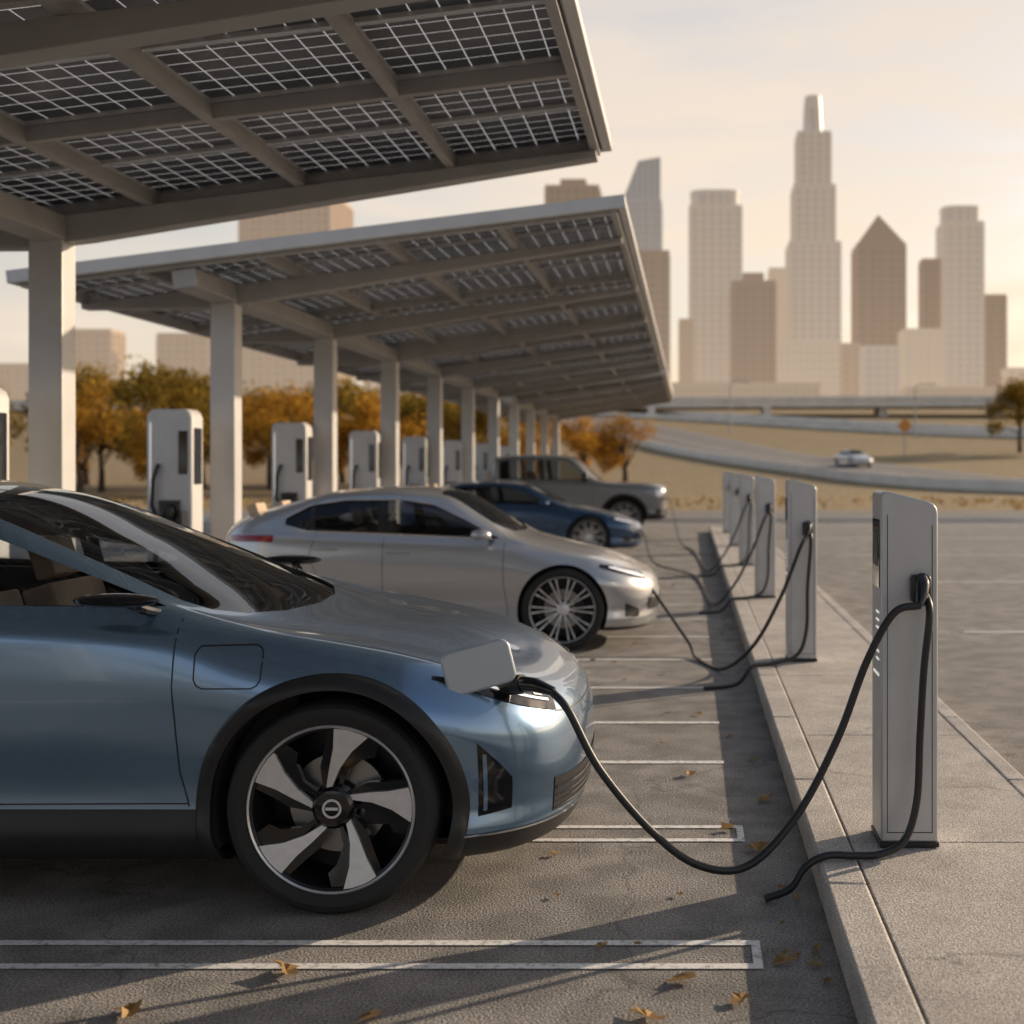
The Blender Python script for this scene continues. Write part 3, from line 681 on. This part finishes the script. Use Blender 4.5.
for k in range(6): ln(2.6,7.4,1.5+5.4*k,1.58+5.4*k)
ln(-40,60,34.6,34.72)
b.build('parking_lot_markings',['line'],fixn=False)
b=MB(); y=-3.0
while y<31:
    b.box(.47,.615,y+.002,y+1.498,0.0,KZ); y+=1.5
y=-3.0
while y<31: b.box(1.46,1.56,y+.002,y+1.498,0,KZ-.002); y+=1.5
b.box(.47,1.56,31.004,31.15,0,KZ-.001)
b.build('kerb',['kerb'],bevel=.014)
b=MB(); y=-3.0
while y<31: b.box(.618,1.457,y+.004,y+2.0-.004 if y+2<=31 else 31.0,0.01,KZ-.003); y+=2.0
b.build('sidewalk',['walk'],bevel=.005)
b=MB(); b.box(-60,70,37.0,37.2,-.02,.14); b.build('far_kerb',['barrier'],bevel=.01)
b=MB(); b.add([(-80,41,.0),(80,41,.0),(80,47,.0),(-80,47,.0)],[(0,1,2,3)]); b.build('access_road',['road'])

# ---------------------------------------------------------------- highways
def ribbon(name,pts,w,zo=.10,bars=(1,1),off=None):
    e=empty(name,(0,0,0)); P=smooth_path([(x,y,0) for x,y in pts],20)
    def side(i,s):
        d=(P[min(i+1,len(P)-1)]-P[max(i-1,0)]).normalized(); q=P[i]+Vector((-d.y,d.x,0))*s
        z=(H(q.x,q.y)+zo) if off is None else off(P[i]); return (q.x,q.y,z)
    b=MB(); n=len(P)
    def strip(s0,s1,z0,z1,m):
        vs=[]
        for i in range(n):
            a=side(i,s0);c=side(i,s1); vs+=[(a[0],a[1],a[2]+z0),(c[0],c[1],c[2]+z1)]
        b.add(vs,[(2*i,2*i+1,2*i+3,2*i+2) for i in range(n-1)],m)
    K=4
    for q in range(K): strip(-w/2+w*q/K,-w/2+w*(q+1)/K,0,0,0)
    for s in (-w/2,w/2): strip(s,s*1.001,0,-1.0,1)
    for s in (-w/2+.8,w/2-.8,0): strip(s-.08,s+.08,.03,.03,2)
    for s,on in ((-w/2,bars[0]),(w/2,bars[1])):
        if on: strip(s-.15,s-.09,0,.62,1); strip(s-.09,s+.09,.62,.62,1); strip(s+.09,s+.15,.62,0,1)
    b.build('deck',['road','barrier','line'],e,fixn=False); return e
ribbon('highway',[(60,66),(46,67),(31,70),(22,76),(17,86),(13.5,98),(9,111),(4,128),(-2,150),(-11,176),(-25,200),(-66,228)],12,bars=(0,1) )
ribbon('highway',[(170,150),(90,146),(56,150),(36,158),(22,170),(8,186),(-8,204),(-24,220)],9,bars=(1,1))
ov=ribbon('overpass_bridge',[(-140,222),(-60,214),(0,208),(60,204),(130,206),(240,218)],10,off=lambda p:11.9)
b=MB()
for x in (-6,12,30,48,66,84,102,120): b.box(x-.6,x+.6,202,208,5,10.9)
b.build('piers',['barrier'],ov)
for x,y,rz,s in ((60,149.5,R(170),c3),(13.5,103,R(-70),c2)):
    dup(s,(x,y,H(x,y)+.12),rz,name='car')
def pole(x,y,h):
    z=H(x,y); b=MB(); b.cyl((0,0,0),(0,0,h),.12,.07,12); b.tube(smooth_path([(0,0,h-.1),(.3,0,h+.3),(1.8,0,h+.4)],5),.05,8); b.box(1.6,2.4,-.15,.15,h+.3,h+.42); b.build('street_lamp',['steel'],loc=(x,y,z))
for x,y in ((5,162),(26,150),(60,140)): pole(x,y,6)
e=empty('road_sign',(19.5,118,H(19.5,118))); b=MB(); b.cyl((0,0,0),(0,0,3.2),.06,seg=10); b.build('pole',['steel'],e)
b=MB(); b.prism([(-.7,3.0),(0,2.3),(.7,3.0),(0,3.7)],'Y',-.08,-.05); M['orange']=simple('sign_orange',(.6,.25,.04),.5); b.build('plate',['orange'],e)

# ---------------------------------------------------------------- city
F={}
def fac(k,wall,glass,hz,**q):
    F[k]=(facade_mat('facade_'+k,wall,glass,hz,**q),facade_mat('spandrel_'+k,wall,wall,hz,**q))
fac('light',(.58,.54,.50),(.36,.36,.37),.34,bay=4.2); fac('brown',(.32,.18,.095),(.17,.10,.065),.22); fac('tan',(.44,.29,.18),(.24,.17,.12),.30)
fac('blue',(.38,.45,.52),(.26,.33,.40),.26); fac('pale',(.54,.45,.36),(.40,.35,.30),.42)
def tier(b,x0,x1,y0,y1,z0,z1,fl=3.8,rib=True):
    b.box(x0,x1,y0,y1,z0,z1,0)
    z=z0+fl
    while z<z1-1: b.box(x0-.25,x1+.25,y0-.25,y1+.25,z,z+1.1,1); z+=fl
    b.box(x0-.5,x1+.5,y0-.5,y1+.5,z1-1.0,z1+.6,1)
    if rib:
        w=x1-x0; n=max(3,int(w/4))
        for i in range(n+1):
            x=x0+w*i/n; b.box(x-.6,x+.6,y0-1.0,y0-.252,z0,z1-1.1,1)
        n=max(3,int((y1-y0)/4))
        for i in range(n+1):
            y=y0+(y1-y0)*i/n; b.box(x0-.7,x0-.252,y-.45,y+.45,z0,z1-1.1,1); b.box(x1+.252,x1+.7,y-.45,y+.45,z0,z1-1.1,1)
def bld(x0,x1,h,k,y=650,d=None,name='office_tower',top=None,rib=True):
    d=d or (x1-x0)*.95; b=MB(); w=(x1-x0)/2; cx=(x0+x1)/2
    tier(b,-w,w,0,d,0,h,rib=rib)
    if top=='plant': b.box(-w*.5,w*.5,d*.25,d*.75,h+.6,h+5,1)
    if top=='pyramid':
        hp=h*.15
        b.add([(-w,0,h+.6),(w,0,h+.6),(w,d,h+.6),(-w,d,h+.6),(0,d/2,h+hp)],[(0,1,4),(1,2,4),(2,3,4),(3,0,4)],1)
    if top=='round':
        pr=[]
        for i in range(32):
            t=2*math.pi*i/32; pr.append((w*.98*abs(math.cos(t))**.6*(1 if math.cos(t)>0 else -1),d/2+d/2*.98*abs(math.sin(t))**.6*(1 if math.sin(t)>0 else -1)))
        b.prism(pr,'Z',h+.6,h+7,0); b.prism([(p[0]*1.02,p[1]) for p in pr],'Z',h+7.0,h+8.5,1)
    if top=='slant':
        b.prism([(-w,h+.6),(w,h+.6),(w,h+22),(-w*.2,h+20)],'Y',0,d,0)
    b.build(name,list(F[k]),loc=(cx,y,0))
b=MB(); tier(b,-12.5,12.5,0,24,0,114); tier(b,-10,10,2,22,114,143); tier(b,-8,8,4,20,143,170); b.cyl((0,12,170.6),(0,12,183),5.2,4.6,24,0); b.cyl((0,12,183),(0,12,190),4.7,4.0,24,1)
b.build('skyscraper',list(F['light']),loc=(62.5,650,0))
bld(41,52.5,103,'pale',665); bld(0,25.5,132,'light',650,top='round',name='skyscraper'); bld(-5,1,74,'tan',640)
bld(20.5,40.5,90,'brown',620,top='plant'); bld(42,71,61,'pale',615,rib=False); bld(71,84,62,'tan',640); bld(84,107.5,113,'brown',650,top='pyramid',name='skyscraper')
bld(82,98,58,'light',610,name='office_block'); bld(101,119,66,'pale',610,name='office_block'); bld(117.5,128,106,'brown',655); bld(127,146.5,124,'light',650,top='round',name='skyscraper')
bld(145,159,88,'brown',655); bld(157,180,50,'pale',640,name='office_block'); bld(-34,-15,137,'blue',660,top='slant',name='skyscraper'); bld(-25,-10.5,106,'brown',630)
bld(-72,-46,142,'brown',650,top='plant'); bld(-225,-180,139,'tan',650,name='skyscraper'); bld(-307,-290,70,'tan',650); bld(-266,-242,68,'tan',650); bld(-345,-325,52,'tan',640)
bld(-160,-135,60,'pale',640); bld(-120,-95,75,'tan',640); bld(-95,-70,48,'pale',620); bld(-400,-370,80,'light',660); bld(190,215,95,'tan',660); bld(225,250,120,'light',660); bld(-8,60,40,'tan',600,name='office_block',rib=False); bld(100,150,38,'tan',600,name='office_block',rib=False)

# ---------------------------------------------------------------- trees
M['leaf_o']=leaf_mat('autumn_leaves',(.26,.13,.02),(.66,.36,.06)); M['leaf_g']=leaf_mat('olive_leaves',(.14,.10,.02),(.46,.30,.06))
def tree_mesh(seed,h,leaf):
    rnd=random.Random(seed); b=MB(); 
    b.tube(smooth_path([(0,0,0),(.05,.03,h*.2),(-.05,.08,h*.4),(.05,0,h*.7)],5),[.20*(1-i/18)+.03 for i in range(16)],8,0)
    lobes=[]
    for k in range(13):
        a=rnd.uniform(0,6.28); r=rnd.uniform(.1,.36)*h; z=h*rnd.uniform(.28,.86); 
        r*= (1.15-abs(z/h-.5)*1.2); c=Vector((r*math.cos(a),r*math.sin(a),z)); lobes.append((c,rnd.uniform(.11,.19)*h))
        s=Vector((0,0,h*rnd.uniform(.2,.45))); b.tube([s,s.lerp(c,.5)+Vector((0,0,.15)),c],[.07,.045,.015],6,0)
    lobes.append((Vector((0,0,h*.82)),.16*h))
    for c,rr in lobes:
        for k in range(360):
            d=Vector((rnd.gauss(0,1),rnd.gauss(0,1),rnd.gauss(0,.8))).normalized()*rr*(rnd.random()**.45)*rnd.uniform(.8,1.25)
            p=c+d; s=rnd.uniform(.07,.16)*h/8; a=Vector((rnd.gauss(0,1),rnd.gauss(0,1),rnd.gauss(0,1))).normalized(); q=a.orthogonal().normalized()
            b.add([p-a*s-q*s*.5,p+a*s-q*s*.4,p+a*s*.9+q*s*.5,p-a*s+q*s*.4],[(0,1,2,3)],1)
    o=b.build('autumn_tree',['bark',leaf],fixn=False,ang=180); return o
T0=[tree_mesh(1,8,'leaf_g'),tree_mesh(2,8,'leaf_o'),tree_mesh(3,7,'leaf_g'),tree_mesh(4,5,'leaf_o')]
pl=[(0,-29,70,.92),(1,-33.5,74,.85),(1,-25.2,78,.8),(2,-38,70,.9),(0,-43,72,.95),(1,-21.5,70,.78),(2,-18,76,.9),(0,-14.6,74,.75),(2,-12,76,.8),(1,-9.0,70,.62),(0,-52,74,.9),(2,-27,84,.95),(0,-23,86,.9),(2,-15.5,88,.85),(0,-33,86,.95),(3,-3.9,78,.95),(1,-6.9,84,.6),(2,33,130,1.1),(0,37,128,1.2),(2,-60,72,.9),(3,-31,66,1.),(3,-26.5,66,.9),(0,-39,84,1.),(1,-46,80,1.),(2,-19.5,84,.9),(0,-11,86,.8),(2,-30,80,.9),(1,-17,70,.75),
 (0,-22,-34,1.1),(1,-14,-36,1.0),(2,-7,-33,1.2),(0,0,-37,1.1),(1,8,-34,1.0),(2,15,-36,1.2),(0,-30,-36,1.2),(0,23,-35,1.1),(1,-38,-34,1.)]  # this row: unseen trees added behind camera for a dark band in paint reflections
for i,(k,x,y,s) in enumerate(pl):
    src=T0[k]
    o=src if not src.get('used') else bpy.data.objects.new('autumn_tree',src.data)
    if not src.get('used'): src['used']=1
    else: COL.objects.link(o)
    o.location=(x,y,H(x,y)-.05); o.scale=(s,s,s); o.rotation_euler=(0,0,i*1.3)
b=MB(); rnd=random.Random(5)
for k in range(2500):
    x=rnd.uniform(-60,60); y=rnd.uniform(48,64); z=H(x,y); s=rnd.uniform(.06,.25); a=rnd.uniform(0,3.14)
    b.add([(x-s*.6*math.cos(a),y-s*.6*math.sin(a),z-.02),(x+s*.6*math.cos(a),y+s*.6*math.sin(a),z-.02),(x+rnd.uniform(-.1,.1),y,z+s)],[(0,1,2)])
M['tuft']=leaf_mat('dry_tufts',(.24,.16,.07),(.42,.30,.15)); b.build('dry_grass_tufts',['tuft'],fixn=False)
b=MB(); rnd=random.Random(11)
def leaf(x,y,z,s):
    a=rnd.uniform(0,6.28); T=Matrix.Translation((x,y,z))@Matrix.Rotation(a,4,'Z')@Matrix.Rotation(rnd.uniform(-.3,.3),4,'X'); b.T=T
    n=10; vs=[(0,0,.004)]
    for k in range(n):
        t=2*math.pi*k/n; r=s*(1 if k%2==0 else .5)*rnd.uniform(.8,1.1); vs.append((r*math.cos(t)*1.3,r*math.sin(t)*.8,.006+abs(math.sin(t))*s*rnd.uniform(.05,.45)))
    b.add(vs,[(0,k,k%n+1) for k in range(1,n+1)])
for (x,y) in [(-.02,3.95),(.15,3.80),(-.12,3.68),(.16,5.6),(-1.6,3.72),(.28,5.3),(.0,6.6),(-1.25,4.02),(-.9,3.68),(.36,6.1),(.3,4.1)]: leaf(x,y,.008,rnd.uniform(.045,.065))
for k in range(130): leaf(rnd.uniform(-4,.44),rnd.uniform(2.8,26),.006,rnd.uniform(.014,.036))
for k in range(40): leaf(.42-abs(rnd.gauss(0,.05)),rnd.uniform(3,26),.006,rnd.uniform(.012,.03))
b.T=Matrix.Identity(4); M['dleaf']=leaf_mat('dead_leaves',(.26,.16,.07),(.50,.34,.17),.25); b.build('fallen_leaves',['dleaf'],fixn=False)

# ---------------------------------------------------------------- light & sky
EL=R(19); AZ=R(56)
sd=Vector((math.sin(AZ)*math.cos(EL),math.cos(AZ)*math.cos(EL),math.sin(EL)))
w=bpy.data.worlds.new('World'); scene.world=w; w.use_nodes=True; nt=w.node_tree; bg=nt.nodes['Background']
sk=N(nt,'ShaderNodeTexSky',sky_type='NISHITA'); sk.sun_disc=False; sk.sun_elevation=EL; sk.sun_rotation=AZ; sk.dust_density=2.; sk.air_density=1.; sk.ozone_density=1.
tc=N(nt,'ShaderNodeTexCoord'); mp=N(nt,'ShaderNodeMapping'); mp.inputs['Scale'].default_value=(1,1,6); nt.links.new(tc.outputs['Generated'],mp.inputs['Vector'])
no=N(nt,'ShaderNodeTexNoise'); no.inputs['Scale'].default_value=2.6; no.inputs['Detail'].default_value=6; no.inputs['Roughness'].default_value=.5; no.inputs['Distortion'].default_value=.4; nt.links.new(mp.outputs['Vector'],no.inputs['Vector'])
cr=N(nt,'ShaderNodeValToRGB'); cr.color_ramp.elements[0].position=.36; cr.color_ramp.elements[1].position=.64; nt.links.new(no.outputs['Fac'],cr.inputs['Fac'])
cr.color_ramp.elements[0].color=(.95,.95,.95,1); cr.color_ramp.elements[1].color=(.40,.40,.40,1)
tint=N(nt,'ShaderNodeMixRGB',blend_type='MULTIPLY'); tint.inputs['Fac'].default_value=1; tint.inputs['Color2'].default_value=(1.25,1.12,1.05,1); nt.links.new(sk.outputs['Color'],tint.inputs['Color1'])
dp=N(nt,'ShaderNodeVectorMath',operation='DOT_PRODUCT'); dp.inputs[1].default_value=(math.sin(AZ),math.cos(AZ),0); nt.links.new(tc.outputs['Generated'],dp.inputs[0])
mr=N(nt,'ShaderNodeMapRange'); mr.inputs['From Min'].default_value=-1; mr.inputs['From Max'].default_value=1; nt.links.new(dp.outputs['Value'],mr.inputs['Value'])
vc=N(nt,'ShaderNodeValToRGB'); e=vc.color_ramp.elements; e[0].position=0; e[0].color=(.50,.58,.70,1); e[1].position=1; e[1].color=(1.,.84,.66,1)
k=e.new(.42); k.color=(.60,.62,.66,1); k=e.new(.58); k.color=(.86,.77,.68,1)
nt.links.new(mr.outputs[0],vc.inputs['Fac'])
sx=N(nt,'ShaderNodeSeparateXYZ'); nt.links.new(tc.outputs['Generated'],sx.inputs[0])
zr=N(nt,'ShaderNodeValToRGB'); e=zr.color_ramp.elements; e[0].position=0; e[0].color=(1.10,.99,.86,1); e[1].position=1; e[1].color=(.16,.21,.29,1)
k=e.new(.16); k.color=(1.05,1.0,.94,1); k=e.new(.36); k.color=(.88,.90,.95,1); k=e.new(.6); k.color=(.30,.37,.47,1)
nt.links.new(sx.outputs['Z'],zr.inputs['Fac'])
vm=N(nt,'ShaderNodeMixRGB',blend_type='MULTIPLY'); vm.inputs['Fac'].default_value=1; nt.links.new(vc.outputs['Color'],vm.inputs['Color1']); nt.links.new(zr.outputs['Color'],vm.inputs['Color2'])
vs=N(nt,'ShaderNodeVectorMath',operation='SCALE'); vs.inputs['Scale'].default_value=6.9; nt.links.new(vm.outputs['Color'],vs.inputs[0])
mx=N(nt,'ShaderNodeMixRGB'); nt.links.new(vs.outputs[0],mx.inputs['Color2']); nt.links.new(cr.outputs['Color'],mx.inputs['Fac']); nt.links.new(tint.outputs['Color'],mx.inputs['Color1'])
nt.links.new(mx.outputs['Color'],bg.inputs['Color']); bg.inputs['Strength'].default_value=.15
L=bpy.data.lights.new('sun','SUN'); L.energy=5; L.angle=R(.6); L.color=(1,.81,.60); so=bpy.data.objects.new('sun',L); COL.objects.link(so); so.rotation_euler=sd.to_track_quat('Z','Y').to_euler()

# ---------------------------------------------------------------- camera
cd=bpy.data.cameras.new('camera'); cam=bpy.data.objects.new('camera',cd); COL.objects.link(cam); cam.location=(0,0,1.57); cam.rotation_euler=(R(90),0,0)
cd.sensor_width=36; cd.lens=45.7; cd.shift_x=-178/1024; cd.shift_y=-45/1024; cd.clip_end=12000; cd.clip_start=.05
cd.dof.use_dof=True; cd.dof.focus_distance=4.9; cd.dof.aperture_fstop=2.2
scene.camera=cam
scene.view_settings.view_transform='Standard'; scene.view_settings.look='None'; scene.view_settings.exposure=0
